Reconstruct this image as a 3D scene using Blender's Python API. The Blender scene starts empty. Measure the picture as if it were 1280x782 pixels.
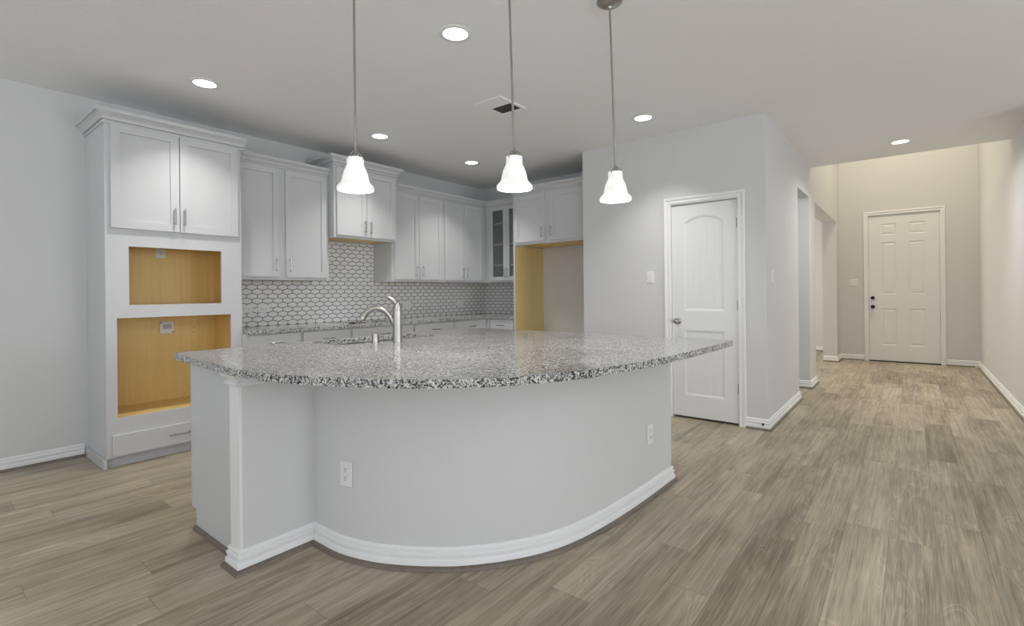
import bpy, bmesh, math, random
from mathutils import Vector, Matrix
random.seed(7)
S = bpy.context.scene
COL = S.collection

# ------------------------------------------------------------------ camera
F_PX, YAW, HY, ROLL, CAMH = 621.66, 0.676, 366.04, -0.01, 1.2092
cd = bpy.data.cameras.new('camera')
cam = bpy.data.objects.new('camera', cd)
COL.objects.link(cam)
cd.sensor_fit = 'HORIZONTAL'
cd.sensor_width = 36.0
cd.lens = 36.0 * F_PX / 1280.0
cd.shift_x = 0.0
cd.shift_y = (HY - 391.0) / 1280.0
cd.clip_start = 0.02
fwd = Vector((-math.sin(YAW), math.cos(YAW), 0))
rgt = Vector((math.cos(YAW), math.sin(YAW), 0))
upv = Vector((0, 0, 1))
c_, s_ = math.cos(ROLL), math.sin(ROLL)
ri = c_ * rgt + s_ * upv
ui = -s_ * rgt + c_ * upv
M = Matrix((ri, ui, -fwd)).transposed().to_4x4()
M.translation = Vector((0, 0, CAMH))
cam.matrix_world = M
S.camera = cam

# ------------------------------------------------------------------ view + world + fill light
S.view_settings.view_transform = 'Standard'
S.view_settings.look = 'None'
S.view_settings.gamma = 1.0
S.view_settings.use_curve_mapping = False
S.view_settings.exposure = 0.0

w = bpy.data.worlds.new('world')
S.world = w
w.use_nodes = True
bg = w.node_tree.nodes['Background']
bg.inputs[0].default_value = (0.80, 0.88, 1.0, 1)
bg.inputs[1].default_value = 1.5


def area(name, loc, direction, sx, sy, power, color=(1, 1, 1), shape='RECTANGLE', spread=None):
    l = bpy.data.lights.new(name, 'AREA')
    l.shape = shape
    l.size = sx
    if shape in ('RECTANGLE', 'ELLIPSE'):
        l.size_y = sy
    l.energy = power
    l.color = color
    if spread is not None:
        l.spread = spread
    o = bpy.data.objects.new(name, l)
    o.location = loc
    o.rotation_euler = Vector(direction).to_track_quat('-Z', 'Y').to_euler()
    COL.objects.link(o)
    return o


FILL_COL = (0.93, 0.97, 1.0)
# added fill at unseen, assumed windows, tilted up to brighten the ceiling
for wx in (-3.2, -0.4, 2.4):
    area('window_daylight', (wx, -3.46, 1.5), (0, 1, 1.7), 1.7, 1.7, 28, FILL_COL)
for wy in (-1.6, 2.6):
    area('window_daylight', (4.46, wy, 1.45), (-1, 0, 1.3), 2.0, 1.9, 92, FILL_COL)
# added fill to brighten the dining room beside the entry; no window there
area('window_daylight', (-3.9, 9.6, 1.5), (1, 0, 0), 1.6, 1.6, 60, (1.0, 0.95, 0.85))

# ------------------------------------------------------------------ helpers
ORG = {}


def seta(o, label=None, cat=None, group=None, kind=None):
    if label: o['label'] = label
    if cat: o['category'] = cat
    if group: o['group'] = group
    if kind: o['kind'] = kind
    return o


def thing(name, loc, label=None, cat=None, group=None, kind=None):
    o = bpy.data.objects.new(name, None)
    o.empty_display_size = 0.05
    COL.objects.link(o)
    o.location = loc
    ORG[o.name] = Vector(loc)
    return seta(o, label, cat, group, kind)


def obj(name, bm, mat, parent=None, smooth=False, recalc=True, bevel=0.0, origin=None):
    if recalc:
        bmesh.ops.recalc_face_normals(bm, faces=bm.faces[:])
    if parent is not None:
        org = ORG[parent.name]
    elif origin is not None:
        org = Vector(origin)
    else:
        xs = [v.co.x for v in bm.verts]; ys = [v.co.y for v in bm.verts]; zs = [v.co.z for v in bm.verts]
        org = Vector(((min(xs) + max(xs)) / 2, (min(ys) + max(ys)) / 2, min(zs)))
    for v in bm.verts:
        v.co -= org
    me = bpy.data.meshes.new(name)
    bm.to_mesh(me)
    bm.free()
    mats = mat if isinstance(mat, (list, tuple)) else [mat]
    for m in mats:
        me.materials.append(m)
    if smooth:
        for p in me.polygons:
            p.use_smooth = True
    o = bpy.data.objects.new(name, me)
    COL.objects.link(o)
    if parent is not None:
        o.parent = parent
    else:
        o.location = org
    ORG[o.name] = org.copy()
    if smooth:
        try:
            me.set_sharp_from_angle(angle=math.radians(38))
        except Exception:
            pass
    if bevel > 0:
        b = o.modifiers.new('bevel', 'BEVEL')
        b.width = bevel
        b.segments = 2
        b.limit_method = 'ANGLE'
        b.angle_limit = math.radians(40)
    return o


def struct(name, bm, mat, parent=None, **k):
    o = obj(name, bm, mat, parent, **k)
    if parent is None:
        o['kind'] = 'structure'
    return o


def BM():
    return bmesh.new()


def box(bm, x0, x1, y0, y1, z0, z1, mi=0):
    vs = [bm.verts.new((x, y, z)) for z in (z0, z1) for x, y in ((x0, y0), (x1, y0), (x1, y1), (x0, y1))]
    for q in ((3, 2, 1, 0), (4, 5, 6, 7), (0, 1, 5, 4), (1, 2, 6, 5), (2, 3, 7, 6), (3, 0, 4, 7)):
        f = bm.faces.new([vs[i] for i in q])
        f.material_index = mi
    return bm


class Fr:
    """local frame: a = right seen from the front, b = towards the viewer, c = up"""
    def __init__(s, o, face):
        s.o = Vector(o)
        s.F = {'+X': Vector((1, 0, 0)), '-X': Vector((-1, 0, 0)), '-Y': Vector((0, -1, 0)), '+Y': Vector((0, 1, 0))}[face] if isinstance(face, str) else Vector(face).normalized()
        s.R = (-s.F).cross(Vector((0, 0, 1)))

    def __call__(s, a, b, c):
        return s.o + a * s.R + b * s.F + Vector((0, 0, c))


def fbox(bm, fr, a0, a1, b0, b1, c0, c1, mi=0):
    vs = [bm.verts.new(fr(a, b, c)) for c in (c0, c1) for a, b in ((a0, b0), (a1, b0), (a1, b1), (a0, b1))]
    for q in ((3, 2, 1, 0), (4, 5, 6, 7), (0, 1, 5, 4), (1, 2, 6, 5), (2, 3, 7, 6), (3, 0, 4, 7)):
        f = bm.faces.new([vs[i] for i in q])
        f.material_index = mi


def sweep(bm, path, prof, fn, prev=None, nxt=None, closed_prof=True):
    """prof (o,t) swept along path (p,q) with mitred corners; o goes to the right of the path"""
    n = len(path)
    P = [Vector(p) for p in path]
    rings = []
    for i in range(n):
        a = P[i - 1] if i > 0 else (Vector(prev) if prev else None)
        b = P[i + 1] if i < n - 1 else (Vector(nxt) if nxt else None)
        ns = []
        if a is not None:
            d = (P[i] - a).normalized(); ns.append(Vector((d.y, -d.x)))
        if b is not None:
            d = (b - P[i]).normalized(); ns.append(Vector((d.y, -d.x)))
        m = sum(ns, Vector((0, 0))).normalized()
        m = m / max(0.2, m.dot(ns[0]))
        rings.append([bm.verts.new(fn(P[i].x + m.x * o, P[i].y + m.y * o, t)) for o, t in prof])
    k = len(prof)
    for i in range(n - 1):
        for j in range(k if closed_prof else k - 1):
            j2 = (j + 1) % k
            bm.faces.new((rings[i][j], rings[i + 1][j], rings[i + 1][j2], rings[i][j2]))
    if closed_prof:
        bm.faces.new(rings[0]); bm.faces.new(rings[-1][::-1])


def XYZ(x, y, z): return Vector((x, y, z))


def offset_loop(loop, d):
    """inset a 2D loop by d (towards its inside)"""
    n = len(loop)
    A = sum(loop[i][0] * loop[(i + 1) % n][1] - loop[(i + 1) % n][0] * loop[i][1] for i in range(n))
    sg = 1 if A > 0 else -1
    out = []
    for i in range(n):
        p0, p1, p2 = Vector(loop[i - 1]), Vector(loop[i]), Vector(loop[(i + 1) % n])
        d1 = (p1 - p0).normalized(); d2 = (p2 - p1).normalized()
        n1 = Vector((-d1.y, d1.x)) * sg; n2 = Vector((-d2.y, d2.x)) * sg
        m = (n1 + n2).normalized()
        m = m / max(0.3, m.dot(n1))
        out.append((p1.x + m.x * d, p1.y + m.y * d))
    return out


def fill_loops(bm, loops):
    es = []
    for vs in loops:
        for i in range(len(vs)):
            a, b = vs[i], vs[(i + 1) % len(vs)]
            e = bm.edges.get((a, b)) or bm.edges.new((a, b))
            es.append(e)
    r = bmesh.ops.triangle_fill(bm, use_beauty=True, use_dissolve=False, edges=es)
    return [g for g in r['geom'] if isinstance(g, bmesh.types.BMFace)]


def bridge(bm, A, B):
    n = len(A)
    for i in range(n):
        j = (i + 1) % n
        bm.faces.new((A[i], A[j], B[j], B[i]))


def prism(bm, outer, holes, z0, z1):
    loops = []
    for z in (z0, z1):
        ls = [[bm.verts.new((x, y, z)) for x, y in L] for L in [outer] + holes]
        fill_loops(bm, ls)
        loops.append(ls)
    for A, B in zip(loops[0], loops[1]):
        bridge(bm, A, B)


def slab(bm, fr, w, h, t, holes, back=True):
    """door slab w x h x t, front at b=t. holes: list of (loop, steps) ; steps = [(inset, depth),...] last one is filled; steps None -> open through"""
    outer = [(0, 0), (w, 0), (w, h), (0, h)]
    e = 0.0015
    V = lambda L, b: [bm.verts.new(fr(a, b, c)) for a, c in L]
    backl = V(outer, 0)
    edge = V(outer, t - e)
    inner = V(offset_loop(outer, e), t)
    bridge(bm, backl, edge); bridge(bm, edge, inner)
    fr_loops = [inner]; bk_loops = [backl]
    for loop, steps in holes:
        L0 = V(loop, t)
        fr_loops.append(L0)
        if steps is None:
            Lb = V(loop, 0)
            bridge(bm, L0, Lb)
            bk_loops.append(Lb)
        else:
            prev = L0
            for ins, dep in steps:
                cur = V(offset_loop(loop, ins), t + dep)
                bridge(bm, prev, cur)
                prev = cur
            if len(prev) <= 4:
                bm.faces.new(prev)
            else:
                fill_loops(bm, [prev])
    fill_loops(bm, fr_loops)
    if len(bk_loops) == 1:
        bm.faces.new(backl)
    else:
        fill_loops(bm, bk_loops)


def rect(a0, a1, c0, c1): return [(a0, c0), (a1, c0), (a1, c1), (a0, c1)]


def lathe(bm, prof, n=24, origin=(0, 0, 0), axis=(0, 0, 1), cap=True):
    q = Vector((0, 0, 1)).rotation_difference(Vector(axis).normalized())
    o = Vector(origin)
    rings = []
    for r, z in prof:
        rings.append([bm.verts.new(o + q @ Vector((r * math.cos(2 * math.pi * i / n), r * math.sin(2 * math.pi * i / n), z))) for i in range(n)])
    for A, B in zip(rings, rings[1:]):
        for i in range(n):
            j = (i + 1) % n
            bm.faces.new((A[i], A[j], B[j], B[i]))
    if cap:
        if prof[0][0] > 1e-5: bm.faces.new(rings[0][::-1])
        if prof[-1][0] > 1e-5: bm.faces.new(rings[-1])


def tube(bm, pts, rad, n=12, cap=True):
    P = [Vector(p) for p in pts]
    R = rad if isinstance(rad, (list, tuple)) else [rad] * len(P)
    rings = []
    up = None
    for i, p in enumerate(P):
        t = ((P[min(i + 1, len(P) - 1)]) - P[max(i - 1, 0)]).normalized()
        if up is None:
            up = t.orthogonal().normalized()
        else:
            up = (up - t * up.dot(t)).normalized()
        s = t.cross(up)
        rr = R[i] if isinstance(R[i], (tuple, list)) else (R[i], R[i])
        rings.append([bm.verts.new(p + up * rr[0] * math.cos(2 * math.pi * k / n) + s * rr[1] * math.sin(2 * math.pi * k / n)) for k in range(n)])
    for A, B in zip(rings, rings[1:]):
        for i in range(n):
            j = (i + 1) % n
            bm.faces.new((A[i], A[j], B[j], B[i]))
    if cap:
        bm.faces.new(rings[0][::-1]); bm.faces.new(rings[-1])


def spline(pts, sub=6):
    P = [Vector(p) for p in pts]
    out = []
    for i in range(len(P) - 1):
        p0 = P[i - 1] if i > 0 else 2 * P[0] - P[1]
        p1, p2 = P[i], P[i + 1]
        p3 = P[i + 2] if i + 2 < len(P) else 2 * P[-1] - P[-2]
        for k in range(sub):
            t = k / sub
            out.append(0.5 * ((2 * p1) + (-p0 + p2) * t + (2 * p0 - 5 * p1 + 4 * p2 - p3) * t * t + (-p0 + 3 * p1 - 3 * p2 + p3) * t ** 3))
    out.append(P[-1])
    return out


def dup(root, loc, label=None, group=None, rotz=None):
    r = root.copy(); COL.objects.link(r); r.location = loc
    if rotz is not None: r.rotation_euler = (0, 0, rotz)
    if label: r['label'] = label
    if group: r['group'] = group
    for ch in list(root.children):
        c = ch.copy(); COL.objects.link(c); c.parent = r
        for g in list(ch.children):
            d = g.copy(); COL.objects.link(d); d.parent = c
    return r


# ------------------------------------------------------------------ materials
def new_mat(name, color=(0.8, 0.8, 0.8), rough=0.5, metal=0.0, **kw):
    m = bpy.data.materials.new(name)
    m.use_nodes = True
    b = m.node_tree.nodes['Principled BSDF']
    b.inputs['Base Color'].default_value = (*color, 1)
    b.inputs['Roughness'].default_value = rough
    b.inputs['Metallic'].default_value = metal
    for k, v in kw.items():
        b.inputs[k].default_value = v
    return m


class NT:
    def __init__(s, m):
        s.t = m.node_tree; s.n = s.t.nodes; s.b = s.n['Principled BSDF']

    def node(s, typ, **kw):
        n = s.n.new(typ)
        for k, v in kw.items():
            setattr(n, k, v)
        return n

    def link(s, a, b): s.t.links.new(a, b)

    def math(s, op, a, b=None, c=None):
        n = s.n.new('ShaderNodeMath'); n.operation = op
        for i, x in enumerate((a, b, c)):
            if x is None: continue
            if isinstance(x, (int, float)): n.inputs[i].default_value = x
            else: s.link(x, n.inputs[i])
        return n.outputs[0]

    def pos(s):
        g = s.n.new('ShaderNodeNewGeometry')
        x = s.n.new('ShaderNodeSeparateXYZ')
        s.link(g.outputs['Position'], x.inputs[0])
        return g.outputs['Position'], x.outputs[0], x.outputs[1], x.outputs[2]

    def comb(s, x, y, z):
        n = s.n.new('ShaderNodeCombineXYZ')
        for i, v in enumerate((x, y, z)):
            if isinstance(v, (int, float)): n.inputs[i].default_value = v
            else: s.link(v, n.inputs[i])
        return n.outputs[0]

    def noise(s, vec, scale, detail=2, rough=0.5, dist=0.0):
        n = s.n.new('ShaderNodeTexNoise')
        n.inputs['Scale'].default_value = scale
        n.inputs['Detail'].default_value = detail
        n.inputs['Roughness'].default_value = rough
        n.inputs['Distortion'].default_value = dist
        s.link(vec, n.inputs['Vector'])
        return n.outputs['Fac']

    def ramp(s, fac, stops, interp='LINEAR'):
        n = s.n.new('ShaderNodeValToRGB')
        n.color_ramp.interpolation = interp
        el = n.color_ramp.elements
        while len(el) < len(stops): el.new(0.5)
        for e, (p, c) in zip(el, stops):
            e.position = p
            e.color = (*c, 1) if len(c) == 3 else c
        s.link(fac, n.inputs[0])
        return n.outputs[0]

    def mix(s, fac, a, b, mode='MIX'):
        n = s.n.new('ShaderNodeMix'); n.data_type = 'RGBA'; n.blend_type = mode
        for i, x in ((0, fac), (6, a), (7, b)):
            if isinstance(x, (int, float)): n.inputs[i].default_value = x
            elif isinstance(x, tuple): n.inputs[i].default_value = (*x, 1)
            else: s.link(x, n.inputs[i])
        return n.outputs[2]

    def bump(s, h, strength=0.2, dist=0.01):
        n = s.n.new('ShaderNodeBump')
        n.inputs['Strength'].default_value = strength
        n.inputs['Distance'].default_value = dist
        s.link(h, n.inputs['Height'])
        s.link(n.outputs[0], s.b.inputs['Normal'])


def textured_paint(name, color, rough, scale, strength, dist):
    m = new_mat(name, color, rough)
    t = NT(m)
    p, x, y, z = t.pos()
    n1 = t.noise(p, scale, 3, 0.55)
    n2 = t.noise(p, scale * 0.13, 2, 0.5)
    t.bump(t.math('ADD', n1, t.math('MULTIPLY', n2, 0.4)), strength, dist)
    big = t.noise(p, 1.2, 2)
    c = t.mix(big, tuple(v * 0.985 for v in color), tuple(min(1, v * 1.01) for v in color))
    t.link(c, t.b.inputs['Base Color'])
    return m


M_wall = textured_paint('wall_paint', (0.66, 0.66, 0.657), 0.62, 85, 0.16, 0.004)
M_ceil = textured_paint('ceiling_paint', (0.92, 0.92, 0.92), 0.8, 60, 0.30, 0.006)
M_trim = new_mat('white_semi_gloss_trim', (0.84, 0.84, 0.84), 0.35)
M_door = new_mat('white_door_paint', (0.80, 0.805, 0.80), 0.38)
M_cab = new_mat('grey_cabinet_paint', (0.60, 0.605, 0.615), 0.36)
M_plate = new_mat('white_plastic', (0.80, 0.80, 0.79), 0.3)
M_dark = new_mat('dark_slot', (0.03, 0.03, 0.03), 0.6)
M_black = new_mat('black_metal', (0.02, 0.02, 0.02), 0.3, 0.6)
M_nickel = new_mat('brushed_nickel', (0.40, 0.385, 0.36), 0.33, 1.0)
M_chrome = new_mat('satin_chrome_pull', (0.42, 0.42, 0.42), 0.25, 1.0)
M_steel = new_mat('stainless_steel', (0.55, 0.55, 0.55), 0.3, 1.0)
M_hinge = new_mat('satin_hinge_metal', (0.22, 0.22, 0.22), 0.35, 1.0)
M_canhole = new_mat('vent_dark', (0.12, 0.12, 0.12), 0.7)


def wood_mat(name, base, dark, rough=0.42):
    m = new_mat(name, base, rough)
    t = NT(m)
    p, x, y, z = t.pos()
    v = t.comb(t.math('MULTIPLY', x, 38), t.math('MULTIPLY', y, 38), t.math('MULTIPLY', z, 1.6))
    n = t.noise(v, 1.0, 4, 0.6, 0.3)
    v2 = t.comb(t.math('MULTIPLY', x, 6), t.math('MULTIPLY', y, 6), t.math('MULTIPLY', z, 0.6))
    n2 = t.noise(v2, 1.0, 2)
    f = t.math('ADD', t.math('MULTIPLY', n, 0.6), t.math('MULTIPLY', n2, 0.4))
    t.link(t.ramp(f, [(0.3, dark), (0.7, base)]), t.b.inputs['Base Color'])
    return m


M_maple = wood_mat('maple_veneer', (0.86, 0.64, 0.27), (0.76, 0.53, 0.20))
M_maple2 = wood_mat('pale_maple_veneer', (0.84, 0.68, 0.30), (0.76, 0.59, 0.24))


def floor_mat():
    m = new_mat('greige_wood_planks', (0.3, 0.27, 0.22), 0.36)
    t = NT(m)
    p, x, y, z = t.pos()
    W, L = 0.178, 1.22
    xr = t.math('DIVIDE', t.math('ADD', x, 20.03), W)
    row = t.math('FLOOR', xr)
    fx = t.math('FRACT', xr)
    wn = t.node('ShaderNodeTexWhiteNoise', noise_dimensions='1D')
    t.link(row, wn.inputs['W'])
    yr = t.math('ADD', t.math('DIVIDE', t.math('ADD', y, 20), L), wn.outputs['Value'])
    colm = t.math('FLOOR', yr)
    fy = t.math('FRACT', yr)
    wn2 = t.node('ShaderNodeTexWhiteNoise', noise_dimensions='2D')
    t.link(t.comb(row, colm, 0), wn2.inputs['Vector'])
    rnd = wn2.outputs['Value']
    wn3 = t.node('ShaderNodeTexWhiteNoise', noise_dimensions='2D')
    t.link(t.comb(colm, row, 0), wn3.inputs['Vector'])
    rnd3 = wn3.outputs['Value']
    off = t.math('MULTIPLY', rnd, 37.0)
    # cathedral figure: contour lines of a stretched noise
    vb = t.comb(t.math('ADD', t.math('MULTIPLY', x, 5.0), off), t.math('ADD', t.math('MULTIPLY', y, 0.85), off), off)
    nb = t.noise(vb, 1.0, 2, 0.5, 0.6)
    rings = t.math('SINE', t.math('MULTIPLY', nb, 95))
    rings = t.math('MULTIPLY', t.math('POWER', t.math('ABSOLUTE', rings), 4.0), t.math('GREATER_THAN', nb, 0.56))
    # fine pores
    vf = t.comb(t.math('ADD', t.math('MULTIPLY', x, 230), off), t.math('MULTIPLY', y, 5.0), off)
    nf = t.noise(vf, 1.0, 3, 0.65)
    vm = t.comb(t.math('ADD', t.math('MULTIPLY', x, 40), off), t.math('MULTIPLY', y, 1.3), off)
    nm = t.noise(vm, 1.0, 3, 0.6, 0.15)
    # cloudy wear along the boards
    nc = t.noise(t.comb(t.math('ADD', t.math('MULTIPLY', x, 7), off), t.math('MULTIPLY', y, 1.7), off), 1.0, 3, 0.6)
    f = t.math('ADD', t.math('MULTIPLY', nm, 0.45), t.math('MULTIPLY', nf, 0.55))
    f = t.math('MULTIPLY', t.math('SUBTRACT', f, 0.5), 1.25)
    f = t.math('ADD', f, 0.5)
    f = t.math('ADD', f, t.math('MULTIPLY', t.math('SUBTRACT', nc, 0.5), 0.55))
    f = t.math('ADD', f, t.math('MULTIPLY', t.math('SUBTRACT', rings, 0.1), 0.10))
    f = t.math('ADD', f, t.math('MULTIPLY', t.math('SUBTRACT', rnd, 0.5), 0.16))
    c = t.ramp(f, [(0.22, (0.165, 0.132, 0.096)), (0.40, (0.285, 0.238, 0.178)), (0.56, (0.410, 0.350, 0.268)), (0.78, (0.57, 0.50, 0.395))])
    tint = t.mix(rnd3, (1.0, 0.97, 0.92), (0.97, 1.0, 0.98))
    c = t.mix(1.0, c, tint, 'MULTIPLY')
    # joints
    ex = t.math('MULTIPLY', t.math('MINIMUM', fx, t.math('SUBTRACT', 1.0, fx)), W)
    ey = t.math('MULTIPLY', t.math('MINIMUM', fy, t.math('SUBTRACT', 1.0, fy)), L)
    e = t.math('MINIMUM', ex, ey)
    j = t.math('LESS_THAN', e, 0.0011)
    c = t.mix(t.math('MULTIPLY', j, 0.55), c, (0.06, 0.05, 0.04))
    t.link(c, t.b.inputs['Base Color'])
    t.link(t.math('ADD', 0.30, t.math('MULTIPLY', nf, 0.2)), t.b.inputs['Roughness'])
    h = t.math('SUBTRACT', t.math('MULTIPLY', nf, 0.4), j)
    t.bump(h, 0.18, 0.002)
    return m


M_floor = floor_mat()


def shoe_mat():
    return wood_mat('floor_coloured_shoe', (0.20, 0.17, 0.135), (0.13, 0.105, 0.08), 0.4)


M_shoe = shoe_mat()


def granite_mat():
    m = new_mat('speckled_grey_granite', (0.5, 0.5, 0.5), 0.15)
    t = NT(m)
    p, x, y, z = t.pos()
    v1 = t.node('ShaderNodeTexVoronoi'); v1.inputs['Scale'].default_value = 240
    t.link(p, v1.inputs['Vector'])
    sep = t.node('ShaderNodeSeparateColor'); t.link(v1.outputs['Color'], sep.inputs[0])
    v2 = t.node('ShaderNodeTexVoronoi'); v2.inputs['Scale'].default_value = 130
    t.link(p, v2.inputs['Vector'])
    sep2 = t.node('ShaderNodeSeparateColor'); t.link(v2.outputs['Color'], sep2.inputs[0])
    n = t.noise(p, 60, 3, 0.6)
    big = t.noise(p, 2.2, 2, 0.5)
    f = t.math('ADD', t.math('MULTIPLY', sep.outputs[0], 0.55), t.math('MULTIPLY', sep2.outputs[1], 0.35))
    f = t.math('ADD', f, t.math('MULTIPLY', t.math('SUBTRACT', n, 0.5), 0.5))
    f = t.math('ADD', f, t.math('MULTIPLY', t.math('SUBTRACT', big, 0.5), 0.25))
    c = t.ramp(f, [(0.16, (0.010, 0.010, 0.012)), (0.28, (0.06, 0.06, 0.062)), (0.40, (0.27, 0.27, 0.273)), (0.53, (0.46, 0.46, 0.455)), (0.74, (0.72, 0.715, 0.70))])
    t.link(c, t.b.inputs['Base Color'])
    t.b.inputs['IOR'].default_value = 1.6
    return m


M_granite = granite_mat()


def tile_mat():
    m = new_mat('white_elongated_hex_tile', (0.8, 0.8, 0.8), 0.15)
    t = NT(m)
    p, x, y, z = t.pos()
    W, ROW, H = 0.100, 0.0445, 0.0605
    SS = 2 * ROW - H
    s = t.math('ADD', t.math('ADD', x, y), 20.0)
    k = (H - SS) / W
    ca = 1 / math.sqrt(1 + k * k)

    def cell(ds, dz):
        a = t.math('SUBTRACT', t.math('MULTIPLY', t.math('FRACT', t.math('DIVIDE', t.math('ADD', s, ds), W)), W), W / 2)
        b = t.math('SUBTRACT', t.math('MULTIPLY', t.math('FRACT', t.math('DIVIDE', t.math('ADD', z, dz), 2 * ROW)), 2 * ROW), ROW)
        aa = t.math('ABSOLUTE', a); bb = t.math('ABSOLUTE', b)
        e1 = t.math('SUBTRACT', W / 2, aa)
        e2 = t.math('MULTIPLY', t.math('SUBTRACT', t.math('SUBTRACT', H / 2, bb), t.math('MULTIPLY', aa, k)), ca)
        return t.math('MINIMUM', e1, e2)
    d = t.math('MAXIMUM', cell(0.02, 0.0), cell(0.02 + W / 2, ROW))
    g = t.math('SMOOTH_MIN', t.math('DIVIDE', d, 0.0042), 1.0, 0.2)
    inside = t.math('GREATER_THAN', d, 0.0031)
    n = t.noise(p, 9, 2)
    tc = t.mix(n, (0.74, 0.745, 0.75), (0.86, 0.86, 0.86))
    c = t.mix(inside, (0.09, 0.09, 0.088), tc)
    t.link(c, t.b.inputs['Base Color'])
    t.link(t.math('SUBTRACT', 0.75, t.math('MULTIPLY', inside, 0.6)), t.b.inputs['Roughness'])
    t.bump(t.math('MINIMUM', g, 1.0), 0.5, 0.002)
    return m


M_tile = tile_mat()


def emis(name, color, strength):
    m = new_mat(name, (0.9, 0.9, 0.9), 0.4)
    b = m.node_tree.nodes['Principled BSDF']
    b.inputs['Emission Color'].default_value = (*color, 1)
    b.inputs['Emission Strength'].default_value = strength
    return m


M_lens = emis('lit_lamp_lens', (1, 0.985, 0.95), 4.0)


def shade_mat():
    m = new_mat('frosted_lit_glass', (0.86, 0.86, 0.85), 0.25)
    t = NT(m)
    t.b.inputs['Emission Color'].default_value = (1, 0.985, 0.955, 1)
    t.b.inputs['Emission Strength'].default_value = 0.34
    t.b.inputs['Transmission Weight'].default_value = 0.0
    t.b.inputs['Subsurface Weight'].default_value = 0.0
    return m


M_shade = shade_mat()
M_neck = emis('frosted_glass_neck', (1, 0.985, 0.955), 0.28)


def glass_mat():
    m = bpy.data.materials.new('clear_cabinet_glass')
    m.use_nodes = True
    nt = m.node_tree
    for n in list(nt.nodes): nt.nodes.remove(n)
    o = nt.nodes.new('ShaderNodeOutputMaterial')
    tr = nt.nodes.new('ShaderNodeBsdfTransparent'); tr.inputs[0].default_value = (0.86, 0.88, 0.88, 1)
    gl = nt.nodes.new('ShaderNodeBsdfGlossy'); gl.inputs['Roughness'].default_value = 0.02
    fr = nt.nodes.new('ShaderNodeFresnel'); fr.inputs[0].default_value = 1.5
    mx = nt.nodes.new('ShaderNodeMixShader')
    nt.links.new(fr.outputs[0], mx.inputs[0]); nt.links.new(tr.outputs[0], mx.inputs[1]); nt.links.new(gl.outputs[0], mx.inputs[2])
    nt.links.new(mx.outputs[0], o.inputs[0])
    return m


M_glass = glass_mat()

# ------------------------------------------------------------------ room shell
H = 2.743
XW = -4.94          # kitchen left wall
XN = -2.786         # side of refrigerator bay
YP = 4.725          # pantry wall
YB = 5.51           # kitchen back wall
XH = -0.97          # hall left wall
XR = 0.813          # hall right wall
YF = 7.227          # where the foyer ceiling rises
YE = 10.38          # entry wall
HF = 5.3           # foyer ceiling

bm = BM(); box(bm, -5.2, 4.7, -3.7, 12.0, -0.12, 0.0); struct('floor', bm, M_floor)
bm = BM(); box(bm, -5.06, 4.62, -3.62, YF, H, H + 0.12); struct('ceiling', bm, M_ceil)
bm = BM(); box(bm, -4.2, XH - 0.2, YF, 11.62, H, H + 0.12); struct('ceiling', bm, M_ceil)
bm = BM(); box(bm, XH - 0.2, XR + 0.12, YF - 0.12, YE + 0.12, HF, HF + 0.12); struct('ceiling', bm, M_ceil)

bm = BM(); box(bm, XW - 0.12, XW, -3.62, YB + 0.12, 0, H); struct('wall_left', bm, M_wall)
bm = BM(); box(bm, XW, XN, YB, YB + 0.12, 0, H); struct('wall_kitchen_back', bm, M_wall)
bm = BM(); box(bm, XN, XN + 0.12, YP + 0.12, YB + 0.12, 0, H); struct('wall_pantry_side', bm, M_wall)
# pantry front with door hole
DX0, DX1, DZ = -1.812, -1.203, 2.045
bm = BM()
box(bm, XN, DX0, YP, YP + 0.12, 0, H); box(bm, DX1, XH, YP, YP + 0.12, 0, H); box(bm, DX0, DX1, YP, YP + 0.12, DZ, H)
struct('wall_pantry_front', bm, M_wall)
Y1a, Y1b, Y2a, Y2b, ZO = 6.27, 7.05, 7.53, 9.90, 2.352
bm = BM()
box(bm, XH - 0.12, XH, YP + 0.12, Y1a, 0, H)
box(bm, XH - 0.12, XH, Y1a, Y1b, ZO, H)
box(bm, XH - 0.12, XH, Y1b, Y2a, 0, H)
box(bm, XH - 0.2, XH, Y2a, Y2b, ZO, HF)
box(bm, XH - 0.2, XH, Y2b, YE, 0, HF)
box(bm, XH - 0.12, XH, YF - 0.12, Y2a, H, HF)
struct('wall_hall_left', bm, M_wall)
# behind the openings
bm = BM(); box(bm, -3.2, XH - 0.12, Y1a - 0.12, Y1a, 0, H); struct('wall_side_passage_near', bm, M_wall)
bm = BM(); box(bm, -3.2, XH - 0.12, Y1b, Y1b + 0.12, 0, H); struct('wall_side_passage_far', bm, M_wall)
bm = BM(); box(bm, -3.32, -3.2, Y1a - 0.12, Y1b + 0.12, 0, H); struct('wall_side_passage_end', bm, M_wall)
bm = BM(); box(bm, -4.2, XH - 0.2, 11.5, 11.62, 0, H); struct('wall_dining_back', bm, M_wall)
bm = BM(); box(bm, -4.2, -4.08, Y1b + 0.12, 11.5, 0, H); struct('wall_dining_left', bm, M_wall)
bm = BM(); box(bm, XH - 0.2, XH - 0.08, YE + 0.12, 11.5, 0, H); struct('wall_dining_right', bm, M_wall)
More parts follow.
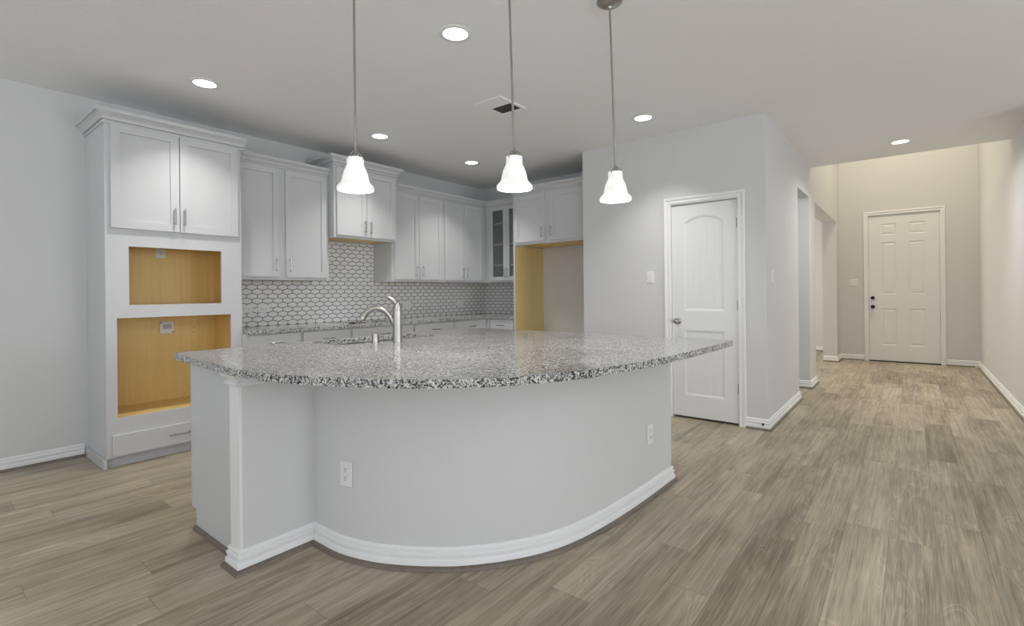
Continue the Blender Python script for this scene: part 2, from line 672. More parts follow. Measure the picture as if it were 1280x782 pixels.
# entry wall with door hole
EX0, EX1, EZ = -0.562, 0.367, 2.452
bm = BM()
box(bm, XH - 0.2, EX0, YE, YE + 0.12, 0, HF); box(bm, EX1, XR + 0.12, YE, YE + 0.12, 0, HF); box(bm, EX0, EX1, YE, YE + 0.12, EZ, HF)
struct('wall_entry', bm, M_wall)
bm = BM(); box(bm, XR, XR + 0.12, 5.9, YE, 0, H); box(bm, XR, XR + 0.12, YF - 0.12, YE, H, HF); struct('wall_hall_right', bm, M_wall)
bm = BM(); box(bm, XH, XR, YF - 0.12, YF, H + 0.12, HF); struct('wall_foyer_bulkhead', bm, M_wall)
bm = BM(); box(bm, XR + 0.12, 4.62, 5.9, 6.02, 0, H); struct('wall_living_far', bm, M_wall)
# unseen living room walls; window openings added to let light in
bm = BM()
xs = [-4.94, -4.05, -2.35, -1.25, 0.45, 1.55, 3.25, 4.62]
for i in range(0, 8, 2):
    box(bm, xs[i], xs[i + 1], -3.62, -3.5, 0, H)
for i in (1, 3, 5):
    box(bm, xs[i], xs[i + 1], -3.62, -3.5, 0, 0.65); box(bm, xs[i], xs[i + 1], -3.62, -3.5, 2.35, H)
struct('wall_behind_camera', bm, M_wall)
bm = BM()
ys = [-3.5, -2.6, -0.6, 1.6, 3.6, 5.9]
for i in range(0, 6, 2):
    box(bm, 4.5, 4.62, ys[i], ys[i + 1], 0, H)
for i in (1, 3):
    box(bm, 4.5, 4.62, ys[i], ys[i + 1], 0, 0.5); box(bm, 4.5, 4.62, ys[i], ys[i + 1], 2.4, H)
struct('wall_living_right', bm, M_wall)
k = 1  # frames for the unseen windows added with the fill lights
for i in (1, 3, 5):
    bm = BM()
    a, b = xs[i], xs[i + 1]
    for q in ((a, a + .05, .65, 2.35), (b - .05, b, .65, 2.35), (a + .05, b - .05, .65, .70), (a + .05, b - .05, 2.30, 2.35), (a + .05, b - .05, 1.48, 1.52)):
        box(bm, q[0], q[1], -3.6, -3.54, q[2], q[3])
    struct('window_%d' % k, bm, M_trim); k += 1
for i in (1, 3):
    bm = BM()
    a, b = ys[i], ys[i + 1]
    for q in ((a, a + .05, .5, 2.4), (b - .05, b, .5, 2.4), (a + .05, b - .05, .5, .55), (a + .05, b - .05, 2.35, 2.4), (a + .05, b - .05, 1.43, 1.47)):
        box(bm, 4.54, 4.60, q[0], q[1], q[2], q[3])
    struct('window_%d' % k, bm, M_trim); k += 1

BASE = [(0, 0.006), (0.018, 0.006), (0.018, 0.038), (0.016, 0.042), (0.0105, 0.044), (0.0115, 0.050), (0.0150, 0.060), (0.0155, 0.066), (0.0140, 0.070), (0.0080, 0.0715), (0.0080, 0.077), (0.0100, 0.083), (0.0085, 0.089), (0.0045, 0.094), (0, 0.096)]
SHOE = [(0.018, 0.0), (0.033, 0.0), (0.0315, 0.007), (0.027, 0.013), (0.022, 0.017), (0.018, 0.019)]


def baseboard(name, path, prev=None, nxt=None, shoe=True, parent=None, smooth=False):
    bm = BM(); sweep(bm, path, BASE, XYZ, prev, nxt)
    b = struct(name, bm, M_trim, parent, smooth=smooth)
    if shoe:
        bm = BM(); sweep(bm, path, SHOE, XYZ, prev, nxt)
        obj('shoe_molding', bm, M_shoe, parent if parent else b, smooth=smooth)
    return b


baseboard('baseboard_left', [(XW, -3.49), (XW, 0.912)])
baseboard('baseboard_pantry', [(-1.143, YP), (XH, YP), (XH, Y1a), (XH - 0.12, Y1a)])
baseboard('baseboard_pantry_left', [(XN + 0.003, YP), (-1.872, YP)])
baseboard('baseboard_hall_pier', [(XH - 0.4, Y1b), (XH, Y1b), (XH, Y2a), (XH - 0.12, Y2a)])
baseboard('baseboard_foyer_left', [(XH - 0.2, Y2b), (XH, Y2b), (XH, YE), (-0.628, YE)])
baseboard('baseboard_foyer_right', [(0.433, YE), (XR, YE), (XR, 5.9)])
baseboard('baseboard_dining', [(-4.05, 11.5), (XH - 0.2, 11.5)])
baseboard('baseboard_refrigerator_bay', [(-3.868, YB), (XN, YB), (XN, YP + 0.003)])

CAS = [(0, 0), (0, 0.010), (0.008, 0.014), (0.020, 0.014), (0.024, 0.010), (0.034, 0.010), (0.040, 0.017), (0.056, 0.019), (0.062, 0.015), (0.062, 0)]


def casing(name, x0, x1, ztop, y):
    # path runs up the right side, over the head and down the left; o is outward
    bm = BM()
    fr = Fr((0, y, 0), '-Y')
    sweep(bm, [(x0, 0.0), (x0, ztop), (x1, ztop), (x1, 0.0)], [(-o, t) for o, t in CAS], lambda p, q, t: fr(p, t, q))
    return struct(name, bm, M_trim)


casing('trim_1', DX0, DX1, DZ, YP)
casing('trim_2', EX0, EX1, EZ, YE)

# ------------------------------------------------------------------ pantry door (door_1)
door = thing('door_1', ((DX0 + DX1) / 2, YP + 0.01, 0), kind='structure')
dw, dh = DX1 - DX0 - 0.012, 2.012
fr = Fr((DX0 + 0.006, YP + 0.045, 0.020), '-Y')
a0, a1 = 0.118, dw - 0.118


def arch(a, zb):
    u = (a - a0) / (a1 - a0) * 2 - 1
    return zb + 0.065 * (1 - u * u)


top_loop = [(a0, 1.005), (a1, 1.005)] + [(a1 - (a1 - a0) * i / 12, arch(a1 - (a1 - a0) * i / 12, 1.835)) for i in range(13)]
low_loop = rect(a0, a1, 0.205, 0.820)
bm = BM()
steps = [(0.004, -0.004), (0.012, -0.004), (0.018, -0.009)]
slab(bm, fr, dw, dh, 0.035, [(top_loop, steps), (low_loop, steps)])
obj('door_leaf', bm, M_door, door)
for zb, zt, arched in ((1.005 + .018, 1.835 - .02, True), (0.205 + .018, 0.820 - .018, False)):
    bm = BM()
    nb = 5
    lo, hi = a0 + 0.018, a1 - 0.018
    pts = []
    for i in range(nb):
        s0 = lo + (hi - lo) * i / nb; s1 = lo + (hi - lo) * (i + 1) / nb
        g = 0.0028
        pts += [(s0, -0.012 if i else -0.009), (s0 + g, -0.008), ((s0 + s1) / 2, -0.008), (s1 - g, -0.008)]
    pts.append((hi, -0.009))
    prev = None
    for a, d in pts:
        zt2 = arch(a, zt) if arched else zt
        cur = (bm.verts.new(fr(a, 0.035 + d + 0.0004, zb)), bm.verts.new(fr(a, 0.035 + d + 0.0004, zt2)))
        if prev: bm.faces.new((prev[0], cur[0], cur[1], prev[1]))
        prev = cur
    obj('plank_panel', bm, M_door, door)


def knob(parent, fr, a, c, mat, b0, r=0.027, name='door_knob'):
    bm = BM()
    o = fr(a, b0, c); ax = fr.F
    lathe(bm, [(0.031, 0), (0.031, 0.004), (0.025, 0.009), (0.011, 0.012), (0.010, 0.030), (0.017, 0.036), (r * 0.93, 0.044), (r, 0.054), (r * 0.9, 0.064), (r * 0.5, 0.070), (0.0005, 0.072)], 24, o, ax)
    return obj(name, bm, mat, parent, smooth=True)


knob(door, fr, 0.056, 0.905, M_nickel, 0.035)
bm = BM(); fbox(bm, fr, -0.003, 0.0, 0.006, 0.030, 0.875, 0.935)
obj('latch_plate', bm, M_nickel, door)
for hz in (1.80, 1.06, 0.31):
    bm = BM()
    tube(bm, [fr(dw + 0.003, 0.036, hz - 0.044), fr(dw + 0.003, 0.036, hz + 0.044)], 0.0065, 10)
    fbox(bm, fr, dw - 0.006, dw + 0.010, 0.026, 0.0362, hz - 0.044, hz + 0.044)
    obj('hinge', bm, M_hinge, door)
# jambs
bm = BM()
box(bm, DX0 - 0.0005, DX0 + 0.004, YP + 0.001, YP + 0.119, 0, DZ); box(bm, DX1 - 0.004, DX1 + 0.0005, YP + 0.001, YP + 0.119, 0, DZ)
box(bm, DX0 + 0.004, DX1 - 0.004, YP + 0.001, YP + 0.119, DZ - 0.008, DZ)
struct('trim_3', bm, M_trim)

# ------------------------------------------------------------------ entry door (door_2)
door = thing('door_2', ((EX0 + EX1) / 2, YE + 0.01, 0), kind='structure')
dw, dh = EX1 - EX0 - 0.012, 2.425
fr = Fr((EX0 + 0.006, YE + 0.045, 0.018), '-Y')
aL = (0.165, 0.372); aR = (0.535, 0.742)
st = [(0.006, -0.006), (0.022, -0.008), (0.040, -0.0015)]
holes = []
for A in (aL, aR):
    for z0, z1 in ((0.262, 0.870), (1.110, 1.975), (2.095, 2.285)):
        holes.append((rect(A[0], A[1], z0, z1), st))
bm = BM(); slab(bm, fr, dw, dh, 0.035, holes)
obj('door_leaf', bm, M_door, door)
knob(door, fr, 0.052, 0.900, M_black, 0.035)
bm = BM()
lathe(bm, [(0.030, 0), (0.030, 0.008), (0.026, 0.016), (0.012, 0.018), (0.0005, 0.018)], 24, fr(0.052, 0.035, 1.048), fr.F)
fbox(bm, fr, 0.049, 0.055, 0.05, 0.066, 1.034, 1.062)
obj('deadbolt', bm, M_black, door)
for hz in (2.27, 1.58, 0.92, 0.29):
    bm = BM()
    tube(bm, [fr(dw + 0.003, 0.036, hz - 0.055), fr(dw + 0.003, 0.036, hz + 0.055)], 0.008, 10)
    fbox(bm, fr, dw - 0.008, dw + 0.012, 0.022, 0.0365, hz - 0.055, hz + 0.055)
    obj('hinge', bm, M_door, door)
bm = BM(); fbox(bm, fr, -0.004, dw + 0.004, -0.03, 0.05, -0.0175, -0.004)
obj('threshold', bm, M_dark, door)
bm = BM()
box(bm, EX0 - 0.0005, EX0 + 0.004, YE + 0.001, YE + 0.119, 0, EZ); box(bm, EX1 - 0.004, EX1 + 0.0005, YE + 0.001, YE + 0.119, 0, EZ)
box(bm, EX0 + 0.004, EX1 - 0.004, YE + 0.001, YE + 0.119, EZ - 0.007, EZ)
box(bm, EX0 + 0.004, EX1 - 0.004, YE + 0.09, YE + 0.119, 0.0, EZ - 0.008)
struct('trim_4', bm, M_trim)

# ------------------------------------------------------------------ cabinet builders
CROWN = [(0, -0.006), (0.010, -0.006), (0.010, 0.011), (0.003, 0.012), (0.003, 0.018), (0.020, 0.019), (0.021, 0.030), (0.026, 0.040), (0.036, 0.050), (0.046, 0.055), (0.046, 0.061), (0.060, 0.062), (0.060, 0.088), (0, 0.088)]
CROWN_S = [(o * 0.85, t * 0.86) for o, t in CROWN]


def shaker(parent, fr, w, h, rail=0.058, glass=False, t=0.019):
    bm = BM()
    loop = rect(rail, w - rail, rail, h - rail)
    slab(bm, fr, w, h, t, [(loop, None if glass else [(0.0012, -0.0115), (0.0030, -0.0115)])])
    d = obj('glass_door' if glass else 'door', bm, M_cab, parent)
    if glass:
        bm = BM(); fbox(bm, fr, rail - 0.004, w - rail + 0.004, 0.007, 0.010, rail - 0.004, h - rail + 0.004)
        obj('pane', bm, M_glass, d)
    return d


def pull(door_o, fr, a, c, vertical=True, L=0.128, b0=0.019):
    bm = BM()
    h = L / 2
    st = 0.096 / 2
    if vertical:
        tube(bm, [fr(a, b0 + 0.030, c - h), fr(a, b0 + 0.030, c + h)], 0.0055, 10)
        for s in (-st, st): tube(bm, [fr(a, b0, c + s), fr(a, b0 + 0.030, c + s)], 0.0048, 8)
    else:
        tube(bm, [fr(a - h, b0 + 0.030, c), fr(a + h, b0 + 0.030, c)], 0.0055, 10)
        for s in (-st, st): tube(bm, [fr(a + s, b0, c), fr(a + s, b0 + 0.030, c)], 0.0048, 8)
    return obj('handle', bm, M_chrome, door_o, smooth=True)


def wall_cabinet(label, y0, y1, xf, zb, zt, doors, dz0, dz1, crown, handles, handle_z, group=None, blind_to=None):
    """cabinet on the left wall, facing +X"""
    root = thing('wall_cabinet', (XW + 0.001, (y0 + y1) / 2, zb), label, 'cabinet', group)
    bm = BM()
    xb = XW + 0.001
    box(bm, xb, xf, y0, y1, zb + 0.022, zt)
    box(bm, xf - 0.019, xf, y0, y1, zb, zb + 0.022)
    box(bm, xb, xf - 0.019, y0, y0 + 0.016, zb, zb + 0.022)
    box(bm, xb, xf - 0.019, y1 - 0.016, y1, zb, zb + 0.022)
    obj('body', bm, M_cab, root)
    bm = BM(); box(bm, xb + 0.002, xf - 0.021, y0 + 0.018, y1 - 0.018, zb + 0.016, zb + 0.0215)
    obj('underside', bm, M_maple, root)
    fr = Fr((xf + 0.001, 0, 0), '+X')
    for (d0, d1), (hy) in zip(doors, handles):
        f2 = Fr((xf + 0.001, d0, dz0), '+X')
        d = shaker(root, f2, d1 - d0, dz1 - dz0)
        if hy is not None:
            pull(d, f2, hy - d0, handle_z - dz0)
    bm = BM(); crown(bm)
    obj('crown_molding', bm, M_cab, root)
    return root


# ------------------------------------------------------------------ tall oven cabinet
TX, TY0, TY1 = -4.412, 0.937, 1.851
root = thing('tall_cabinet', ((XW + TX) / 2, (TY0 + TY1) / 2, 0), 'tall grey oven cabinet with two empty maple-lined openings, against the left wall', 'cabinet')
bm = BM()
xb = XW + 0.001
box(bm, xb, TX - 0.019, TY0, TY0 + 0.018, 0.066, 2.525)
box(bm, xb, TX - 0.019, TY1 - 0.018, TY1, 0.066, 2.525)
box(bm, xb, TX - 0.019, TY0 + 0.018, TY1 - 0.018, 2.505, 2.525)
box(bm, xb, TX - 0.019, TY0 + 0.018, TY1 - 0.018, 0.066, 0.085)
obj('side_panels', bm, M_cab, root)
bm = BM()
fr = Fr((TX - 0.019, TY0, 0.066), '+X')
slab(bm, fr, TY1 - TY0, 2.525 - 0.066, 0.019, [
    (rect(1.074 - TY0, 1.694 - TY0, 1.150 - .066, 1.574 - .066), None),
    (rect(1.001 - TY0, 1.764 - TY0, 0.345 - .066, 1.057 - .066), None)])
obj('face_frame', bm, M_cab, root)


def lining(bm, x0, x1, y0, y1, z0, z1, t=0.012):
    box(bm, x0, x0 + t, y0, y1, z0, z1)
    box(bm, x0 + t, x1, y0, y0 + t, z0, z1)
    box(bm, x0 + t, x1, y1 - t, y1, z0, z1)
    box(bm, x0 + t, x1, y0 + t, y1 - t, z0, z0 + t)
    box(bm, x0 + t, x1, y0 + t, y1 - t, z1 - t, z1)


bm = BM(); lining(bm, xb + 0.008, TX - 0.0195, TY0 + 0.019, TY1 - 0.019, 1.128, 1.690)
obj('microwave_niche_lining', bm, M_maple, root)
bm = BM(); lining(bm, xb + 0.008, TX - 0.0195, TY0 + 0.019, TY1 - 0.019, 0.326, 1.110)
nl = obj('oven_niche_lining', bm, M_maple, root)
for hy, hz in ((1.66, 0.935), (1.66, 0.895), (1.66, 0.735)):
    bm = BM(); lathe(bm, [(0.004, 0), (0.004, 0.0006)], 10, (xb + 0.0201, hy, hz), (1, 0, 0))
    obj('shelf_pin_hole', bm, M_dark, nl)
bm = BM(); box(bm, TX - 0.030, TX - 0.0008, 1.003, 1.762, 0.339, 0.344)
obj('niche_ledge', bm, M_maple2, root)
DD = ((0.968, 1.392), (1.397, 1.822))
for (d0, d1), hy in zip(DD, (1.356, 1.421)):
    f2 = Fr((TX + 0.001, d0, 1.700), '+X')
    d = shaker(root, f2, d1 - d0, 0.742)
    pull(d, f2, hy - d0, 1.815 - 1.700)
f2 = Fr((TX + 0.001, 0.968, 0.080), '+X')
bm = BM(); slab(bm, f2, 0.854, 0.150, 0.019, [])
d = obj('drawer', bm, M_cab, root)
pull(d, f2, 0.427, 0.080, False, 0.19)
bm = BM(); box(bm, xb, TX - 0.040, TY0 + 0.001, TY1, 0.0, 0.066)
box(bm, xb, TX + 0.004, TY0 - 0.018, TY0 + 0.001, 0.0, 0.064)
box(bm, TX - 0.040, TX - 0.028, TY0 + 0.001, TY1, 0.0, 0.012)
obj('toe_kick', bm, M_cab, root)
bm = BM(); sweep(bm, [(xb, TY0), (TX, TY0), (TX, TY1 + 0.028)], CROWN, lambda x, y, t: Vector((x, y, 2.442 + t)))
obj('crown_molding', bm, M_cab, root)

UX = -4.600
G_UP = None
wall_cabinet('grey double-door wall cabinet between the tall oven cabinet and the raised hood cabinet', 1.853, 2.772, UX, 1.352, 2.466,
             ((1.885, 2.262), (2.322, 2.745)), 1.380, 2.392,
             lambda b: sweep(b, [(UX, 1.853), (UX, 2.771)], CROWN_S, lambda x, y, t: Vector((x, y, 2.402 + t))),
             (2.226, 2.356), 1.490)
HX = -4.500
wall_cabinet('shorter grey wall cabinet set higher and deeper over the cooktop place, behind the left pendant', 2.774, 3.552, HX, 1.786, 2.596,
             ((2.798, 3.148), (3.153, 3.522)), 1.812, 2.500,
             lambda b: sweep(b, [(XW + 0.001, 2.774), (HX, 2.774), (HX, 3.552), (XW + 0.001, 3.552)], CROWN, lambda x, y, t: Vector((x, y, 2.520 + t))),
             (3.116, 3.186), 1.915)
wall_cabinet('grey double-door wall cabinet just right of the raised hood cabinet', 3.554, 4.348, UX, 1.352, 2.466,
             ((3.588, 3.948), (3.953, 4.326)), 1.380, 2.380,
             lambda b: sweep(b, [(UX, 3.554), (UX, 4.348)], CROWN_S, lambda x, y, t: Vector((x, y, 2.396 + t))),
             (3.908, 3.993), 1.480)
wall_cabinet('grey double-door wall cabinet reaching into the back corner, left of the glass-door cabinet', 4.350, 5.508, UX, 1.352, 2.466,
             ((4.374, 4.728), (4.733, 5.092)), 1.380, 2.380,
             lambda b: sweep(b, [(UX, 4.350), (UX, 5.170)], CROWN_S, lambda x, y, t: Vector((x, y, 2.396 + t)), nxt=(-4.0, 5.170)),
             (4.690, 4.772), 1.480)

# glass door cabinet on the back wall
GY = 5.170
root = thing('glass_door_cabinet', (-4.25, YB - 0.001, 1.352), 'grey wall cabinet with narrow glass doors and white shelves in the back corner', 'cabinet')
gx0, gx1 = UX + 0.001, -3.896
bm = BM()
yb = YB - 0.001
box(bm, gx0, gx0 + 0.016, GY + 0.019, yb, 1.352, 2.466); box(bm, gx1 - 0.016, gx1, GY + 0.019, yb, 1.352, 2.466)
box(bm, gx0 + 0.016, gx1 - 0.016, GY + 0.019, yb, 1.366, 1.382); box(bm, gx0 + 0.016, gx1 - 0.016, GY + 0.019, yb, 2.40, 2.466)
box(bm, gx0 + 0.016, gx1 - 0.016, yb - 0.006, yb, 1.382, 2.40)
obj('body', bm, M_cab, root)
bm = BM()
fr = Fr((gx0, GY + 0.019, 1.352), '-Y')
slab(bm, fr, gx1 - gx0, 2.466 - 1.352, 0.019, [(rect(0.115, gx1 - gx0 - 0.035, 0.035, 1.02), None)])
obj('face_frame', bm, M_cab, root)
for sz in (1.585, 1.862, 2.150):
    bm = BM(); box(bm, gx0 + 0.018, gx1 - 0.018, GY + 0.030, yb - 0.008, sz, sz + 0.018)
    obj('shelf', bm, M_trim, root)
for d0, d1, ha in ((-4.512, -4.225, -4.247), (-4.221, -3.915, -4.198)):
    f2 = Fr((d0, GY - 0.001, 1.380), '-Y')
    d = shaker(root, f2, d1 - d0, 1.0, 0.050, glass=True)
    pull(d, f2, ha - d0, 0.10)
bm = BM(); sweep(bm, [(UX, GY), (gx1, GY)], CROWN_S, lambda x, y, t: Vector((x, y, 2.396 + t)), prev=(UX, 4.0))
obj('crown_molding', bm, M_cab, root)

# refrigerator cabinet
RY = 4.890
root = thing('refrigerator_cabinet', (-3.34, YB - 0.001, 1.800), 'two-door grey cabinet over the empty refrigerator bay with a tall maple-faced side panel', 'cabinet')
bm = BM()
box(bm, -3.893, XN - 0.002, RY, yb, 1.822, 2.505)
box(bm, -3.893, XN - 0.002, RY, RY + 0.019, 1.802, 1.822)
obj('body', bm, M_cab, root)
bm = BM(); box(bm, -3.870, XN - 0.004, RY + 0.021, yb - 0.002, 1.812, 1.8215)
box(bm, -3.870, XN - 0.004, RY + 0.30, RY + 0.32, 1.803, 1.812)
obj('underside', bm, M_maple, root)
for d0, d1, ha in ((-3.862, -3.398, -3.432), (-3.332, -2.872, -3.300)):
    f2 = Fr((d0, RY - 0.001, 1.832), '-Y')
    d = shaker(root, f2, d1 - d0, 0.572)
    pull(d, f2, ha - d0, 0.105)
bm = BM(); sweep(bm, [(-3.893, 5.105), (-3.893, RY), (XN - 0.002, RY)], CROWN_S, lambda x, y, t: Vector((x, y, 2.432 + t)))
obj('crown_molding', bm, M_cab, root)
bm = BM(); box(bm, -3.893, -3.875, RY, yb, 0, 1.800)
obj('side_panel', bm, M_cab, root)
bm = BM(); box(bm, -3.875, -3.871, RY + 0.003, yb, 0, 1.800)
obj('inner_veneer', bm, M_maple2, root)

# ------------------------------------------------------------------ base cabinets + counter
BX = -4.340


def base_cab(label, y0, y1, face='+X', x0=None, x1=None, two=False):
    if face == '+X':
        root = thing('base_cabinet', ((XW + BX) / 2, (y0 + y1) / 2, 0), label, 'cabinet', None)
        bm = BM(); box(bm, XW + 0.001, BX, y0, y1, 0.10, 0.881); box(bm, XW + 0.001, BX - 0.07, y0, y1, 0, 0.10)
        obj('body', bm, M_cab, root)
        fo = lambda z: Fr((BX + 0.001, y0 + 0.012, z), '+X'); ww = y1 - y0 - 0.024
    else:
        root = thing('base_cabinet', ((x0 + x1) / 2, YB - 0.3, 0), label, 'cabinet', None)
        bm = BM(); box(bm, x0, x1, y0, YB - 0.001, 0.10, 0.881); box(bm, x0, x1, y0 + 0.07, YB - 0.001, 0, 0.10)
        obj('body', bm, M_cab, root)
        fo = lambda z: Fr((x0 + 0.012, y0 - 0.001, z), '-Y'); ww = x1 - x0 - 0.024
    f2 = fo(0.728)
    bm = BM(); slab(bm, f2, ww, 0.140, 0.019, [])
    d = obj('drawer', bm, M_cab, root); pull(d, f2, ww / 2, 0.07, False)
    if ww > 0.55:
        for i in (0, 1):
            f2 = fo(0.115); f2.o = f2.o + f2.R * (i * (ww / 2 + 0.002))
            d = shaker(root, f2, ww / 2 - 0.002, 0.60); pull(d, f2, (ww / 2 - 0.04) if i == 0 else 0.04, 0.5)
    else:
        f2 = fo(0.115); d = shaker(root, f2, ww, 0.60); pull(d, f2, ww - 0.04, 0.5)
    return root


base_cab('grey base cabinet under the left end of the wall counter, beside the tall cabinet', 1.853, 2.332)
base_cab('grey base cabinet second from the tall cabinet along the left wall', 2.334, 2.842)
base_cab('grey base cabinet below the cooktop cutout in the wall counter', 2.844, 3.640)
base_cab('grey base cabinet just right of the one below the cooktop cutout, seen behind the faucet', 3.642, 4.262)
base_cab('grey base cabinet last along the left wall before the back corner', 4.264, 4.858)
base_cab('narrow grey base cabinet on the back wall beside the refrigerator panel', 4.905, 0, '-Y', -4.30, -3.896)
bm = BM(); box(bm, XW + 0.001, -4.302, 4.862, YB - 0.001, 0.0, 0.881)
seta(obj('corner_filler_cabinet', bm, M_cab), 'plain grey blind corner cabinet box under the counter in the back corner', 'cabinet')

cut = [(-4.86, 2.86), (-4.37, 2.86), (-4.37, 3.50), (-4.86, 3.50)]
bm = BM()
prism(bm, [(XW + 0.001, 1.853), (-4.305, 1.853), (-4.305, 4.865), (-3.896, 4.865), (-3.896, YB - 0.001), (XW + 0.001, YB - 0.001)], [cut], 0.882, 0.914)
seta(obj('kitchen_countertop', bm, M_granite), 'L-shaped speckled granite counter running along the tiled walls', 'countertop')
# loose coil of cable at the cutout
bm = BM()
pts = []
for i in range(64):
    a = i / 64 * 2 * math.pi * 3.2
    r = 0.030 + 0.004 * math.sin(a * 0.7)
    pts.append((-4.335 + r * 0.7 * math.cos(a) - 0.035, 2.86 + r * math.sin(a) + 0.02, 0.9185 + 0.0022 * i / 64 * 5))
pts += [(-4.42, 2.93, 0.925), (-4.45, 3.05, 0.919), (-4.46, 3.20, 0.89)]
tube(bm, [Vector(p) for p in pts], 0.0035, 8)
seta(obj('cable', bm, M_dark, smooth=True), 'small loose coil of dark cable on the wall counter under the hood cabinet', 'cable')

bm = BM(); box(bm, XW + 0.001, XW + 0.009, 1.853, YB - 0.010, 0.9145, 1.3515); box(bm, XW + 0.001, XW + 0.009, 2.774, 3.552, 1.3515, 1.785)
seta(obj('tile_backsplash', bm, M_tile), 'white elongated hexagon tiles with dark grout along the left wall', 'backsplash')
bm = BM(); box(bm, XW + 0.0095, -3.895, YB - 0.009, YB - 0.001, 0.9145, 1.3515)
seta(obj('tile_backsplash', bm, M_tile), 'white elongated hexagon tiles with dark grout on the short back wall below the glass-door cabinet', 'backsplash')

# ------------------------------------------------------------------ island
shoe_pts = [(-2.262, 1.262), (-2.065, 1.268), (-1.891, 1.312), (-1.753, 1.378), (-1.632, 1.458), (-1.522, 1.550), (-1.389, 1.712), (-1.280, 1.921), (-1.219, 2.195), (-1.185, 2.588), (-1.172, 3.133)]
cur = spline(shoe_pts, 5)
wallc = []
for i, p in enumerate(cur):
    t = (cur[min(i + 1, len(cur) - 1)] - cur[max(i - 1, 0)]).normalized()
    nrm = Vector((-t.y, t.x))       # inwards (left of the path)
    wallc.append(p + nrm * 0.033)
PX0, PX1, PY = -2.392, -2.298, 0.958
JY = wallc[0].y
wallc[0] = Vector((PX1, JY))
IYE = 3.115
wallc[-1] = Vector((wallc[-1].x, IYE))
isl = thing('kitchen_island', (-2.0, 2.0, 0), 'curved white kitchen island base with grey cabinets on its kitchen side', 'kitchen island')
bm = BM()
outer = [(PX0, PY + 0.001), (PX1, PY + 0.001)] + [(p.x, p.y) for p in wallc] + [(PX0, IYE)]
prism(bm, outer, [], 0.0, 0.881)
obj('curved_half_wall', bm, M_wall, isl, smooth=True)
bm = BM(); box(bm, PX0 - 0.001, PX1, PY - 0.012, PY + 0.0008, 0.0, 0.881)
obj('end_post', bm, M_trim, isl)
CAP = [(0, 0), (0.012, 0.001), (0.018, 0.007), (0.013, 0.014), (0.004, 0.016), (0.004, 0.021), (0.018, 0.024), (0.027, 0.032), (0.029, 0.040), (0.029, 0.052), (0, 0.052)]
bm = BM(); sweep(bm, [(PX0 - 0.001, PY + 0.03), (PX0 - 0.001, PY - 0.012), (PX1, PY - 0.012), (PX1, PY + 0.10)], CAP, lambda x, y, t: Vector((x, y, 0.812 + t * 1.31)))
obj('post_cap_molding', bm, M_trim, isl)
path = [(PX0 - 0.001, PY + 0.026), (PX0 - 0.001, PY - 0.012), (PX1, PY - 0.012)] + [(p.x, p.y) for p in wallc] + [(PX0, IYE)]
bm = BM(); sweep(bm, path, BASE, XYZ); obj('baseboard', bm, M_trim, isl, smooth=True)
bm = BM(); sweep(bm, path, SHOE, XYZ); obj('shoe_molding', bm, M_shoe, isl, smooth=True)
# cabinets on kitchen side
IX = -2.968
bm = BM()
prism(bm, [(IX, 0.985), (PX0 - 0.002, 0.985), (PX0 - 0.002, IYE), (IX, IYE)], [rect(-2.966, -2.560, 1.60, 2.44)], 0.66, 0.881)
prism(bm, [(IX, 0.985), (PX0 - 0.002, 0.985), (PX0 - 0.002, IYE), (IX, IYE)], [], 0.105, 0.66)
box(bm, IX + 0.055, PX0 - 0.002, 0.985, IYE, 0, 0.105)
obj('cabinet_body', bm, M_cab, isl)
bm = BM(); box(bm, IX - 0.0125, IX - 0.0005, 0.989, IYE - 0.004, 0.12, 0.876); obj('dark_reveal', bm, M_dark, isl)  # black strip stands in for the shade in the gap behind the doors
ydiv = [0.990, 1.500, 2.440, 3.110]
for i in range(3):
    y0, y1 = ydiv[i] + 0.003, ydiv[i + 1] - 0.003
    n = 1 if y1 - y0 < 0.6 else 2
    ww = (y1 - y0 - 0.003 * (n - 1)) / n
    for kx in range(n):
        f2 = Fr((IX - 0.013, y1 - kx * (ww + 0.003), 0.728), '-X')
        bm = BM(); slab(bm, f2, ww, 0.145, 0.019, [])
        d = obj('drawer', bm, M_cab, isl); pull(d, f2, ww / 2, 0.07, False)
        f2 = Fr((IX - 0.013, y1 - kx * (ww + 0.003), 0.115), '-X')
        d = shaker(isl, f2, ww, 0.605); pull(d, f2, 0.04 if kx else ww - 0.04, 0.52)
bm = BM(); sweep(bm, [(IX + 0.055, 0.985), (PX0 - 0.035, 0.985)], [(0.0, 0), (0.017, 0), (0.015, 0.008), (0.010, 0.016), (0, 0.019)], XYZ)
obj('shoe_molding', bm, M_shoe, isl)

front = spline([(-2.93, 0.912), (-2.727, 0.902), (-2.45, 0.882), (-2.232, 0.868), (-2.02, 0.872), (-1.84, 0.905), (-1.661, 0.962), (-1.382, 1.099), (-1.166, 1.280), (-1.025, 1.500), (-0.944, 1.725), (-0.893, 1.985), (-0.862, 2.262), (-0.844, 2.560), (-0.834, 2.860), (-0.830, 3.125)], 4)
cx = -3.020
outer = [(p.x, p.y) for p in front] + [(-0.833, 3.145), (cx, 3.145)]
outer += [(cx, 0.965), (-3.012, 0.935), (-2.99, 0.918), (-2.96, 0.913)]
sx0, sx1, sy0, sy1, sr = -2.955, -2.595, 1.62, 2.42, 0.11


def rrect(x0, x1, y0, y1, r, n=6):
    out = []
    for cx_, cy_, a in ((x1 - r, y0 + r, -90), (x1 - r, y1 - r, 0), (x0 + r, y1 - r, 90), (x0 + r, y0 + r, 180)):
        for i in range(n + 1):
            t = math.radians(a + 90 * i / n)
            out.append((cx_ + r * math.cos(t), cy_ + r * math.sin(t)))
    return out


